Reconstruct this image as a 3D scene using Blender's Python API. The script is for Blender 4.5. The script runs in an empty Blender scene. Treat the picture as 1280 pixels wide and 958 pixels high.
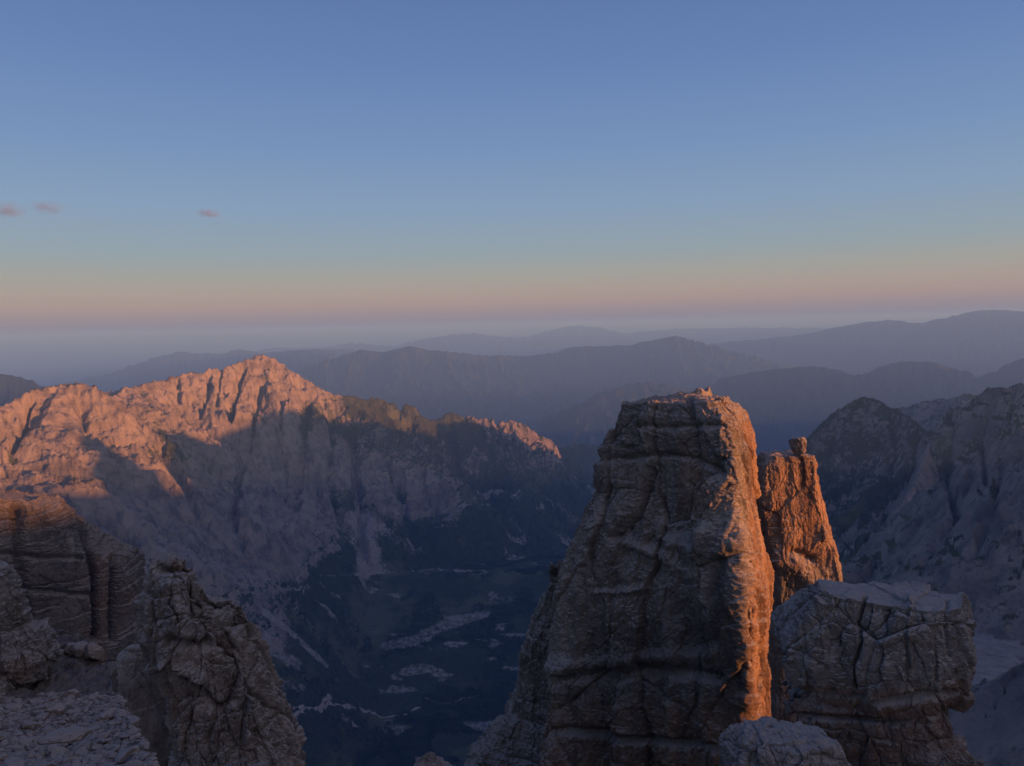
import bpy, math, random
import numpy as np
from mathutils import Matrix, Vector
sc = bpy.context.scene
COL = sc.collection
PI = math.pi
rad = math.radians

# ------------------------------------------------------------------ camera
W0, H0, F0 = 1280.0, 958.0, 960.0
PITCH, ROLL = rad(-4.25), rad(-1.3)
cam_d = bpy.data.cameras.new("camera")
cam = bpy.data.objects.new("camera", cam_d); COL.objects.link(cam)
cam_d.sensor_fit = 'HORIZONTAL'; cam_d.sensor_width = 36.0
cam_d.lens = 36.0 * F0 / W0
cam_d.clip_start = 0.2; cam_d.clip_end = 400000.0
RC = (Matrix.Rotation(rad(90) + PITCH, 3, 'X') @ Matrix.Rotation(ROLL, 3, 'Z'))
cam.matrix_world = RC.to_4x4()                      # the eye is the origin, z = 0
sc.camera = cam
RCN = np.array(RC)

# ------------------------------------------------------------------ sky, sun, exposure
EXPO = 1.0
SKY_K = 2**-EXPO
SUN_AZ, SUN_EL = 110.0, 4.0        # degrees clockwise from the view direction (+Y), degrees up
world = bpy.data.worlds.new("World"); sc.world = world
world.use_nodes = True
nt = world.node_tree; nt.nodes.clear()
wo = nt.nodes.new('ShaderNodeOutputWorld'); bg = nt.nodes.new('ShaderNodeBackground')
nish = nt.nodes.new('ShaderNodeTexSky'); nish.sky_type = 'NISHITA'; nish.sun_disc = False
nish.sun_elevation = rad(SUN_EL); nish.sun_rotation = rad(SUN_AZ); nish.altitude = 2900
tc = nt.nodes.new('ShaderNodeTexCoord'); sx = nt.nodes.new('ShaderNodeSeparateXYZ')
nt.links.new(tc.outputs['Generated'], sx.inputs[0])
mr = nt.nodes.new('ShaderNodeMapRange'); mr.inputs[1].default_value = -0.1; mr.inputs[2].default_value = 0.7
nt.links.new(sx.outputs['Z'], mr.inputs[0])
ramp = nt.nodes.new('ShaderNodeValToRGB'); nt.links.new(mr.outputs[0], ramp.inputs[0])
def s2l(c):
    return tuple(((x/255)/12.92 if x/255 <= .04045 else ((x/255+.055)/1.055)**2.4) for x in c)
SKY = [(-6, (110, 105, 132)), (-1.0, (118, 114, 146)), (0.15, (128, 120, 146)), (.8, (150, 132, 143)), (1.7, (172, 147, 142)), (2.6, (174, 157, 147)), (3.8, (165, 163, 156)),
       (5.3, (150, 164, 172)), (8.5, (136, 161, 190)), (13, (119, 148, 191)), (18, (103, 133, 184)), (25, (88, 117, 170)), (42, (62, 92, 150))]
cr = ramp.color_ramp
while len(cr.elements) > 1: cr.elements.remove(cr.elements[0])
for i, (e, c) in enumerate(SKY):
    p = (math.sin(rad(e)) + .1) / .8
    el = cr.elements[0] if i == 0 else cr.elements.new(p)
    el.position = p; el.color = (*s2l(c), 1)
mx = nt.nodes.new('ShaderNodeMix'); mx.data_type = 'RGBA'; mx.inputs[0].default_value = 0.93
nsc = nt.nodes.new('ShaderNodeMix'); nsc.data_type = 'RGBA'; nsc.blend_type = 'MULTIPLY'; nsc.inputs[0].default_value = 1
nsc.inputs[7].default_value = (.1, .1, .1, 1)
nt.links.new(nish.outputs[0], nsc.inputs[6]); nt.links.new(nsc.outputs[2], mx.inputs[6])
nt.links.new(ramp.outputs[0], mx.inputs[7])
# the bright warm western sky behind the viewer, round the setting sun
SH = (math.sin(rad(SUN_AZ+25)), math.cos(rad(SUN_AZ+25)), .12)
dp = nt.nodes.new('ShaderNodeVectorMath'); dp.operation = 'DOT_PRODUCT'; nt.links.new(tc.outputs['Generated'], dp.inputs[0]); dp.inputs[1].default_value = SH
g1 = nt.nodes.new('ShaderNodeMapRange'); g1.interpolation_type = 'SMOOTHSTEP'; g1.inputs[1].default_value = .05; g1.inputs[2].default_value = 1.0; nt.links.new(dp.outputs['Value'], g1.inputs[0])
gm = nt.nodes.new('ShaderNodeMix'); gm.data_type = 'RGBA'; gm.blend_type = 'ADD'; nt.links.new(g1.outputs[0], gm.inputs[0])
nt.links.new(mx.outputs[2], gm.inputs[6]); gm.inputs[7].default_value = (.42, .29, .19, 1)
nt.links.new(gm.outputs[2], bg.inputs[0]); bg.inputs[1].default_value = SKY_K
nt.links.new(bg.outputs[0], wo.inputs[0])

sd = bpy.data.lights.new("sun", 'SUN'); sun = bpy.data.objects.new("sun", sd); COL.objects.link(sun)
sd.energy = 5.0; sd.color = (1.0, 0.36, 0.115); sd.angle = rad(0.5)
SUNV = np.array([math.sin(rad(SUN_AZ))*math.cos(rad(SUN_EL)), math.cos(rad(SUN_AZ))*math.cos(rad(SUN_EL)), math.sin(rad(SUN_EL))])
sun.rotation_euler = Vector(SUNV).to_track_quat('Z', 'Y').to_euler()
sc.view_settings.view_transform = 'Standard'; sc.view_settings.look = 'None'
sc.view_settings.gamma = 1; sc.view_settings.exposure = EXPO
sc.render.engine = 'CYCLES'
sc.cycles.use_denoising = True
sc.cycles.max_bounces = 4; sc.cycles.diffuse_bounces = 3; sc.cycles.volume_bounces = 2
sc.cycles.use_adaptive_sampling = False

# ------------------------------------------------------------------ projection helpers
def unproj(u, v, r):
    """point seen at photo position (u, v) at horizontal distance r from the eye"""
    u = np.asarray(u, float); v = np.asarray(v, float)
    d = np.stack([(u-W0/2)/F0, -(v-H0/2)/F0, -np.ones_like(u)], -1) @ RCN.T
    k = r / np.hypot(d[..., 0], d[..., 1])
    return d * np.asarray(k)[..., None]
def proj(P):
    q = P @ RCN
    w = np.minimum(q[..., 2], -1e-3)
    return W0/2 - F0*q[..., 0]/w, H0/2 + F0*q[..., 1]/w

# ------------------------------------------------------------------ noise
from concurrent.futures import ThreadPoolExecutor
def par(fn, *arrs, n=16):
    ch = list(zip(*[np.array_split(a, n) for a in arrs]))
    with ThreadPoolExecutor(4) as ex: out = list(ex.map(lambda c: fn(*c), ch))
    return tuple(np.concatenate(q) for q in zip(*out)) if isinstance(out[0], tuple) else np.concatenate(out)
rng = np.random.RandomState(7)
PERM = rng.permutation(256).astype(np.int32); PERM = np.concatenate([PERM, PERM])
G = rng.normal(size=(256, 3)); G = (G/np.linalg.norm(G, axis=1, keepdims=True)).astype(np.float32)
RND = rng.rand(256, 4).astype(np.float32)
def _h(i, j, k): return PERM[(PERM[(PERM[i & 255] + j) & 255] + k) & 255]
def perlin(x, y, z):
    x = np.asarray(x, np.float32); y = np.asarray(y, np.float32); z = np.asarray(z, np.float32)
    x, y, z = np.broadcast_arrays(x, y, z)
    xi = np.floor(x); yi = np.floor(y); zi = np.floor(z)
    fx = x-xi; fy = y-yi; fz = z-zi
    xi = xi.astype(np.int32); yi = yi.astype(np.int32); zi = zi.astype(np.int32)
    ux = fx*fx*fx*(fx*(fx*6-15)+10); uy = fy*fy*fy*(fy*(fy*6-15)+10); uz = fz*fz*fz*(fz*(fz*6-15)+10)
    out = 0
    for a in (0, 1):
        for b in (0, 1):
            for c in (0, 1):
                g = G[_h(xi+a, yi+b, zi+c)]
                n = g[..., 0]*(fx-a)+g[..., 1]*(fy-b)+g[..., 2]*(fz-c)
                out = out + n*(ux if a else 1-ux)*(uy if b else 1-uy)*(uz if c else 1-uz)
    return out*1.6
def fbm(x, y, z, o=4, gain=.5, lac=2.03):
    s = 0; a = 1; t = 0
    for i in range(o):
        s = s + a*perlin(x+17.3*i, y-9.1*i, z+5.7*i); t += a
        x = x*lac; y = y*lac; z = z*lac; a *= gain
    return s/t
def ridged(x, y, z, o=4, gain=.5, lac=2.07):
    s = 0; a = 1; t = 0; w = 1
    for i in range(o):
        n = 1-np.abs(perlin(x+31.7*i, y+11.3*i, z-7.7*i))*1.6
        n = np.clip(n, 0, 1)**2
        s = s + a*n*w; t += a; w = np.clip(n*1.6, 0, 1)
        x = x*lac; y = y*lac; z = z*lac; a *= gain
    return s/t
def voronoi(x, y, z):
    x = np.asarray(x, np.float32); y = np.asarray(y, np.float32); z = np.asarray(z, np.float32)
    xi = np.floor(x).astype(np.int32); yi = np.floor(y).astype(np.int32); zi = np.floor(z).astype(np.int32)
    f1 = np.full(x.shape, 9, np.float32); f2 = f1.copy(); cid = np.zeros(x.shape, np.int32)
    for a in (-1, 0, 1):
        for b in (-1, 0, 1):
            for c in (-1, 0, 1):
                h = _h(xi+a, yi+b, zi+c); r = RND[h]
                dx = xi+a+r[..., 0]-x; dy = yi+b+r[..., 1]-y; dz = zi+c+r[..., 2]-z
                d = dx*dx+dy*dy+dz*dz
                m = d < f1
                f2 = np.where(m, f1, np.minimum(f2, d)); f1 = np.where(m, d, f1); cid = np.where(m, h, cid)
    return np.sqrt(f1), np.sqrt(f2), RND[cid, 3]
def facets(x, y, z, seed=0.):
    """angular broken blocks: every cell has its own height and its own tilted plane"""
    x = np.asarray(x+seed, np.float32); y = np.asarray(y, np.float32); z = np.asarray(z, np.float32)
    xi = np.floor(x).astype(np.int32); yi = np.floor(y).astype(np.int32); zi = np.floor(z).astype(np.int32)
    f1 = np.full(x.shape, 9, np.float32); f2 = f1.copy(); cid = np.zeros(x.shape, np.int32); rx = np.zeros(x.shape, np.float32); ry = rx.copy(); rz = rx.copy()
    for a in (-1, 0, 1):
        for b in (-1, 0, 1):
            for c in (-1, 0, 1):
                h = _h(xi+a, yi+b, zi+c); r = RND[h]
                dx = xi+a+r[..., 0]-x; dy = yi+b+r[..., 1]-y; dz = zi+c+r[..., 2]-z
                d = dx*dx+dy*dy+dz*dz
                m = d < f1
                f2 = np.where(m, f1, np.minimum(f2, d)); f1 = np.where(m, d, f1); cid = np.where(m, h, cid)
                rx = np.where(m, dx, rx); ry = np.where(m, dy, ry); rz = np.where(m, dz, rz)
    g = G[cid]
    return (RND[cid, 3]-.5)+.9*(g[..., 0]*rx+g[..., 1]*ry+g[..., 2]*rz), np.sqrt(f2)-np.sqrt(f1)
def sstep(a, b, x):
    t = np.clip((x-a)/(b-a), 0, 1); return t*t*(3-2*t)
def polydist(px, py, pts):
    """distance to a polyline and position along it (in segments)"""
    best = np.full(px.shape, 1e12); par = np.zeros(px.shape)
    for i in range(len(pts)-1):
        ax, ay = pts[i][0], pts[i][1]; bx, by = pts[i+1][0]-ax, pts[i+1][1]-ay
        L = bx*bx+by*by+1e-9
        t = np.clip(((px-ax)*bx+(py-ay)*by)/L, 0, 1)
        d = (px-ax-bx*t)**2+(py-ay-by*t)**2
        m = d < best; best = np.where(m, d, best); par = np.where(m, i+t, par)
    return np.sqrt(best), par

def crestpick(px, py, pts, prof):
    """like polydist, but takes the stretch of crest that stands highest over the place"""
    best = np.full(px.shape, -1e12); par = np.zeros(px.shape); dist = par+1e6
    tab = np.interp(np.arange(0, 60001, 10.), [a for a, _ in prof], [b for _, b in prof]).astype(np.float32)
    for i in range(len(pts)-1):
        ax, ay, az_ = pts[i]; bx, by, bz = pts[i+1][0]-ax, pts[i+1][1]-ay, pts[i+1][2]-az_
        L = bx*bx+by*by+1e-9
        t = np.clip(((px-ax)*bx+(py-ay)*by)/L, 0, 1)
        d = np.sqrt((px-ax-bx*t)**2+(py-ay-by*t)**2); q = az_+bz*t-tab[np.minimum(d*.1, 5999).astype(np.int32)]
        m = q > best; best = np.where(m, q, best); par = np.where(m, i+t, par); dist = np.where(m, d, dist)
    return dist, par

# ------------------------------------------------------------------ tags and meshes
def tag(o, label=None, cat=None, group=None, kind=None):
    if label: o['label'] = label
    if cat: o['category'] = cat
    if group: o['group'] = group
    if kind: o['kind'] = kind
    return o
def mesh_from(name, V, F, mat, attrs=None, smooth=True, parent=None):
    me = bpy.data.meshes.new(name)
    V = np.ascontiguousarray(V, np.float32); F = np.ascontiguousarray(F, np.int32)
    me.vertices.add(len(V)); me.vertices.foreach_set('co', V.ravel())
    k = F.shape[1]
    me.loops.add(F.size); me.loops.foreach_set('vertex_index', F.ravel())
    me.polygons.add(len(F)); me.polygons.foreach_set('loop_start', np.arange(0, F.size, k, dtype=np.int32))
    me.polygons.foreach_set('loop_total', np.full(len(F), k, np.int32))
    me.polygons.foreach_set('use_smooth', np.full(len(F), smooth, bool))
    for n, a in (attrs or {}).items():
        at = me.attributes.new(n, 'FLOAT', 'POINT'); at.data.foreach_set('value', np.ascontiguousarray(a, np.float32).ravel())
    me.update(calc_edges=True); me.materials.append(mat)
    o = bpy.data.objects.new(name, me); COL.objects.link(o)
    if parent: o.parent = parent
    return o

# ------------------------------------------------------------------ materials
class NB:
    def __init__(s, name):
        s.m = bpy.data.materials.new(name); s.m.use_nodes = True; s.t = s.m.node_tree; s.t.nodes.clear()
        s.out = s.t.nodes.new('ShaderNodeOutputMaterial'); s.b = s.t.nodes.new('ShaderNodeBsdfPrincipled')
        s.t.links.new(s.b.outputs[0], s.out.inputs[0]); s.b.inputs['Roughness'].default_value = .92
        s.b.inputs['Specular IOR Level'].default_value = .12
        s.geo = s.t.nodes.new('ShaderNodeNewGeometry')
    def put(s, sock, v):
        if isinstance(v, bpy.types.NodeSocket): s.t.links.new(v, sock)
        elif isinstance(v, (tuple, list)): sock.default_value = (*v, 1) if len(v) == 3 and len(sock.default_value) == 4 else v
        else: sock.default_value = v
    def noise(s, scale, detail=5, rough=.6, stretch=(1, 1, 1), dist=0):
        mp = s.t.nodes.new('ShaderNodeMapping'); mp.inputs['Scale'].default_value = stretch
        s.t.links.new(s.geo.outputs['Position'], mp.inputs[0])
        n = s.t.nodes.new('ShaderNodeTexNoise'); n.inputs['Scale'].default_value = scale
        n.inputs['Detail'].default_value = detail; n.inputs['Roughness'].default_value = rough; n.inputs['Distortion'].default_value = dist
        s.t.links.new(mp.outputs[0], n.inputs['Vector']); return n.outputs[0]
    def rng(s, v, a, b, c=0, d=1):
        n = s.t.nodes.new('ShaderNodeMapRange'); s.put(n.inputs[0], v)
        for i, x in enumerate((a, b, c, d)): n.inputs[i+1].default_value = x
        return n.outputs[0]
    def math(s, op, a, b=0.5):
        n = s.t.nodes.new('ShaderNodeMath'); n.operation = op; s.put(n.inputs[0], a); s.put(n.inputs[1], b); return n.outputs[0]
    def mix(s, f, a, b, mode='MIX'):
        n = s.t.nodes.new('ShaderNodeMix'); n.data_type = 'RGBA'; n.blend_type = mode
        s.put(n.inputs[0], f); s.put(n.inputs[6], a); s.put(n.inputs[7], b); return n.outputs[2]
    def attr(s, name):
        n = s.t.nodes.new('ShaderNodeAttribute'); n.attribute_name = name; return n.outputs['Fac']
    def nz(s):
        n = s.t.nodes.new('ShaderNodeSeparateXYZ'); s.t.links.new(s.geo.outputs['Normal'], n.inputs[0]); return n.outputs[2]
    def bump(s, hgt, strength, dist, prev=None):
        n = s.t.nodes.new('ShaderNodeBump'); n.inputs['Strength'].default_value = strength; n.inputs['Distance'].default_value = dist
        s.put(n.inputs['Height'], hgt)
        if prev: s.t.links.new(prev, n.inputs['Normal'])
        return n.outputs[0]

def terrain_material(name, rock=(.275, .238, .212), rock2=(.13, .117, .108), veg=(.035, .045, .026), veg2=(.055, .062, .034), meadow=(.11, .12, .062)):
    b = NB(name)
    n1 = b.noise(.010, 9, .62); n2 = b.noise(.05, 7, .68); n3 = b.noise(.006, 8, .6, (1, 1, 5))
    n4 = b.noise(.03, 6, .7, (1, 1, .25))
    rk = b.mix(b.rng(n1, .38, .62), rock2, rock)
    rk = b.mix(b.rng(n3, .4, .6, 0, .6), rk, (.29, .25, .22))
    rk = b.mix(b.rng(n4, .5, .62, 0, .85), rk, (.10, .095, .095))
    vg = b.mix(b.rng(n2, .4, .62), veg, veg2)
    vg = b.mix(b.rng(b.noise(.0035, 6, .65), .52, .62, 0, .8), vg, meadow)
    # the attribute says where growth can hold, the noise breaks its edge up into patches
    f = b.math('ADD', b.attr('veg'), b.math('MULTIPLY', b.math('SUBTRACT', n1, .5), 1.5))
    f = b.math('ADD', f, b.math('MULTIPLY', b.math('SUBTRACT', n2, .5), 1.3))
    c = b.mix(b.rng(f, .42, .58), rk, vg)
    g = b.math('ADD', b.attr('scree'), b.math('MULTIPLY', b.math('SUBTRACT', n2, .5), .9))
    c = b.mix(b.rng(g, .38, .62), c, b.mix(b.rng(n2, .35, .65), (.20, .19, .188), (.32, .30, .29)))
    b.put(b.b.inputs['Base Color'], c)
    b.put(b.b.inputs['Normal'], b.bump(n2, .8, 12, b.bump(n1, .6, 40)))
    return b.m
def rock_material(name, sc_=1.0, warm=(.30, .175, .115), base=(.27, .235, .21), dark=(.10, .09, .085), pale=(.40, .37, .345), bs=.35, vary=False):
    b = NB(name)
    big = b.noise(.22*sc_, 6, .6); med = b.noise(1.1*sc_, 8, .68); fin = b.noise(5*sc_, 8, .72)
    strk = b.noise(.9*sc_, 7, .65, (1, 1, .16)); band = b.noise(.5*sc_, 8, .65, (.25, .25, 2.2))
    c = b.mix(b.rng(med, .34, .62), dark, base)
    c = b.mix(b.rng(band, .48, .66, 0, .45), c, (.19, .17, .152))
    c = b.mix(b.rng(strk, .5, .64, 0, .75), c, dark)
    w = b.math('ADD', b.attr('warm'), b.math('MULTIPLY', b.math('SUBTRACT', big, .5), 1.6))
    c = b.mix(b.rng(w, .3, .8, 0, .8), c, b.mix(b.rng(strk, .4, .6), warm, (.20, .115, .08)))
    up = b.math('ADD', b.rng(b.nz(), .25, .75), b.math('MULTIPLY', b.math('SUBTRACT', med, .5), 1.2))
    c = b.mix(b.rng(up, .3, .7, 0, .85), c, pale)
    c = b.mix(b.rng(fin, .3, .7, 0, 1), b.mix(.5, c, (.45, .45, .45), 'MULTIPLY'), c)
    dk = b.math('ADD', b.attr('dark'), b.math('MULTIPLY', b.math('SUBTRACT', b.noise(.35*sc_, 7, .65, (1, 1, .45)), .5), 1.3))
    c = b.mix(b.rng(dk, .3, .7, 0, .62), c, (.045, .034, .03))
    if vary:
        oi = b.t.nodes.new('ShaderNodeObjectInfo')
        c = b.mix(b.rng(oi.outputs['Random'], 0, 1, 0, .3), c, (.62, .52, .46), 'MULTIPLY')
    b.put(b.b.inputs['Base Color'], c)
    b.put(b.b.inputs['Normal'], b.bump(fin, .9, .10*bs/sc_, b.bump(b.math('ADD', med, b.math('MULTIPLY', strk, .6)), .9, .45*bs/sc_)))
    return b.m

# ================================================================== TERRAIN (one height function)
# crest lines: (u, v, r) points read from the photograph, unprojected to real places
def crest(pts): return np.array([unproj(u, v, r) for u, v, r in pts])
RIDGES = []
def ridge(name, pts, prof, world_pts=None, relief=1.0, rib=120, veg=0.0, jag=1.0):
    P = crest(pts) if world_pts is None else np.array(world_pts, float)
    RIDGES.append(dict(name=name, P=P, prof=prof, relief=relief, rib=rib, veg=veg, jag=jag))
CL = [(0, 0), (40, 40), (160, 230), (420, 560), (700, 790), (1050, 1000), (1300, 1300), (2500, 2300), (60000, 40000)]
ridge('mountain', [(-260, 560, 3000), (-60, 520, 3300), (0, 508, 3450), (22, 495, 3550), (45, 484, 3650), (78, 480, 3720), (105, 487, 3800), (130, 496, 3900),
                   (152, 487, 4150), (190, 476, 4400), (240, 465, 4650), (290, 456, 4850), (310, 449, 4950), (325, 441, 5000), (345, 450, 5050), (372, 468, 5120),
                   (405, 487, 5200), (430, 496, 5280), (465, 497, 5400), (498, 506, 5500), (515, 506, 5550), (528, 520, 5620), (543, 524, 5700), (562, 514, 5780), (590, 521, 5900),
                   (612, 525, 6000), (645, 524, 6120), (668, 538, 6250), (690, 551, 6400), (705, 580, 6600)], CL, rib=150)
# spurs coming down from the main wall towards the valley
def spur(pts, prof, **k): ridge('mountain', pts, prof, **k)
SP = [(0, 0), (60, 50), (200, 190), (500, 420), (900, 900), (1200, 1400), (60000, 40000)]
SG = [(0, 0), (120, 40), (400, 260), (700, 560), (1000, 1000), (2000, 2400), (60000, 40000)]
spur([(78, 480, 3720), (50, 530, 3450), (60, 600, 3150)], SG)
spur([(152, 487, 4150), (150, 560, 3700), (110, 600, 3300), (170, 640, 3150)], SG)
spur([(240, 470, 4600), (235, 535, 4350), (255, 585, 4050)], SG)
spur([(430, 496, 5280), (520, 560, 4950), (580, 625, 4600), (560, 650, 4350)], [(0, 0), (60, 30), (250, 200), (600, 480), (1200, 1300), (60000, 40000)])
spur([(612, 525, 6000), (660, 600, 5400), (640, 620, 5000)], [(0, 0), (80, 30), (300, 170), (800, 480), (1400, 1200), (60000, 40000)])
RL = [(0, 0), (60, 45), (300, 260), (900, 620), (2000, 1000), (60000, 40000)]
ridge('mountain', [(690, 560, 7200), (720, 553, 7600), (760, 556, 8000), (860, 560, 8200), (980, 570, 8200)], RL, veg=.8, rib=300)
# right-hand side of the cirque
ridge('mountain', [(985, 600, 4300), (1008, 552, 4000), (1030, 524, 3850), (1060, 505, 3750), (1085, 493, 3700), (1105, 502, 3650), (1130, 517, 3550), (1150, 530, 3300), (1165, 560, 3000), (1150, 640, 2500)],
      [(0, 0), (60, 55), (250, 260), (700, 560), (1200, 1050), (1500, 1500), (60000, 40000)], rib=140, veg=.95)
ridge('mountain', [(1110, 515, 5600), (1150, 503, 5500), (1175, 498, 5500), (1215, 492, 5400), (1300, 490, 5300)], RL, veg=.7)
ridge('mountain', [(1160, 545, 3300), (1185, 512, 3100), (1210, 503, 3000), (1235, 484, 2950), (1262, 480, 2900), (1300, 478, 2850), (1400, 470, 2800)],
      [(0, 0), (50, 70), (200, 250), (600, 520), (1000, 900), (1500, 1500), (60000, 40000)], rib=130, veg=.8)
ridge('mountain', [(1050, 722, 1500), (1085, 692, 1650), (1120, 652, 1800), (1150, 618, 1900), (1190, 588, 1900), (1240, 556, 1850), (1290, 530, 1750), (1380, 495, 1600)],
      [(0, 0), (40, 34), (200, 190), (400, 350), (700, 720), (1500, 1900), (60000, 40000)], rib=110, veg=.45, relief=.55)
ridge('mountain', [(1165, 548, 3000), (1158, 565, 2850), (1145, 600, 2650), (1110, 650, 2450), (1070, 690, 2250)], [(0, 0), (40, 40), (200, 190), (500, 460), (1000, 1100), (60000, 40000)], rib=90, veg=.1)
ridge('mountain', [(1190, 880, 620), (1225, 848, 640), (1255, 832, 650), (1290, 818, 640), (1400, 780, 600)],
      [(0, 0), (20, 14), (80, 60), (300, 240), (1500, 1200), (60000, 40000)], rib=140, veg=.35, relief=.22)
# far layers
def hills(pts, prof, veg): ridge('hills', pts, prof, veg=veg, jag=.38, relief=.3)
FP = [(0, 0), (300, 120), (1500, 620), (4000, 1300), (9000, 2000), (60000, 40000)]
FQ = [(0, 0), (400, 120), (2500, 800), (6000, 1500), (60000, 40000)]
hills([(-150, 480, 11500), (-60, 470, 12000), (0, 468, 12000), (22, 470, 12000), (45, 481, 12200), (90, 505, 12600)], FP, 1)
hills([(600, 600, 10500), (690, 553, 11500), (712, 528, 12000), (735, 507, 12500), (762, 490, 13000), (785, 479, 13300), (812, 477, 13500), (840, 480, 13600), (875, 490, 13600), (960, 520, 13000)], FP, 1)
hills([(880, 520, 13600), (897, 488, 14000), (912, 470, 14400), (940, 464, 14400), (985, 459, 14400), (1020, 457, 14600), (1045, 460, 14600), (1068, 470, 14800), (1090, 464, 15000),
                (1112, 455, 15100), (1135, 450, 15300), (1165, 451, 15300), (1190, 458, 15300), (1215, 468, 15400), (1240, 470, 15400), (1260, 458, 14900), (1280, 447, 14900), (1400, 430, 14900)], FP, 1)
hills([(330, 500, 17280), (388, 468, 18720), (410, 455, 19440), (432, 443, 19800), (452, 437, 20160), (480, 439, 20160), (512, 432, 20160), (545, 438, 20160), (600, 443, 20880),
                (650, 445, 21600), (690, 440, 21600), (712, 433, 21600), (745, 431, 21600), (790, 430, 21600), (822, 422, 21600), (845, 418, 21600), (868, 424, 21600), (900, 435, 21600), (950, 448, 21600), (1020, 462, 21600)], FQ, 1)
hills([(130, 500, 28050), (180, 465, 30600), (205, 448, 32300), (222, 438, 33150), (250, 441, 33150), (275, 442, 34000), (300, 436, 34000), (330, 441, 34850), (380, 437, 25500), (440, 436, 37400)], FQ, .9)
hills([(760, 440, 30000), (900, 428, 30000), (1000, 418, 30000), (1050, 408, 30000), (1085, 402, 30000), (1112, 399, 30000), (1150, 403, 30000), (1180, 397, 29800), (1205, 391, 29500), (1232, 387, 29500), (1280, 389, 29500), (1400, 385, 29500)], FQ, .9)
hills([(300, 442, 50000), (340, 434, 50000), (400, 434, 50000), (440, 428, 50000), (500, 433, 47000), (530, 422, 47000), (560, 418, 47000), (590, 415, 47000), (625, 420, 47000), (660, 424, 48500),
                (692, 411, 50000), (722, 406, 50000), (750, 409, 50000), (775, 416, 50000), (850, 410, 50000), (920, 409, 50000), (1050, 408, 50000), (1300, 404, 50000)],
      [(0, 0), (900, 250), (4000, 900), (12000, 2000), (60000, 40000)], .8)

# off to the right, outside the frame: an added range, its crest shaped to cast the edge of the evening shade.
# terminator points (u, v, r): the lowest sunlit place, carried towards the sun onto a slanting line
XR = 2600.0
TERM = [(78, 522, 3600), (1195, 532, 3050), (-150, 634, 560), (62, 634, 500), (82, 610, 500), (150, 620, 510), (190, 634, 520), (930, 905, 118), (0, 605, 3000), (100, 618, 3150), (165, 620, 3450), (215, 590, 3850), (250, 560, 4150),
        (300, 520, 4700), (345, 512, 4900), (410, 525, 5050), (460, 530, 5200), (520, 540, 5450), (600, 555, 5800), (690, 575, 6300)]
tp = []
for u, v, r in TERM:
    P = unproj(u, v, r); t = (XR+.6*1700-P[0]+.6*P[1])/(SUNV[0]-.6*SUNV[1]); Q = P+t*SUNV; tp.append((Q[0], Q[1], Q[2]))
tp = sorted(tp, key=lambda q: q[1])
tp = [(2200, -6000, 190), (2500, tp[0][1]-900, tp[0][2]+15)] + tp + [(tp[-1][0]+900, tp[-1][1]+1200, -600), (tp[-1][0]+2500, tp[-1][1]+3500, -900)]
CASTER = tp
def base_floor(x, y, r, az):
    z_m = -8-.74*r                                            # the slope under the summit
    fl = np.interp(r, [0, 2050, 2900, 3150, 3260, 3420, 3900, 4600, 7000, 9000, 14000, 30000, 60000, 130000],
                   [-1520, -1520, -1500, -1480, -1425, -1405, -1290, -1400, -1560, -1800, -2200, -2450, -2600, -2700])
    cq = np.interp(r, [0, 600, 900, 1300, 1800, 2600, 3600, 5000, 7000, 9000, 14000, 30000, 60000, 130000],
                   [-470, -440, -400, -460, -560, -760, -1000, -1300, -1560, -1800, -2200, -2450, -2600, -2700])
    k = sstep(17, 22, az)
    return np.maximum(z_m, fl*(1-k)+cq*k), k

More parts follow.
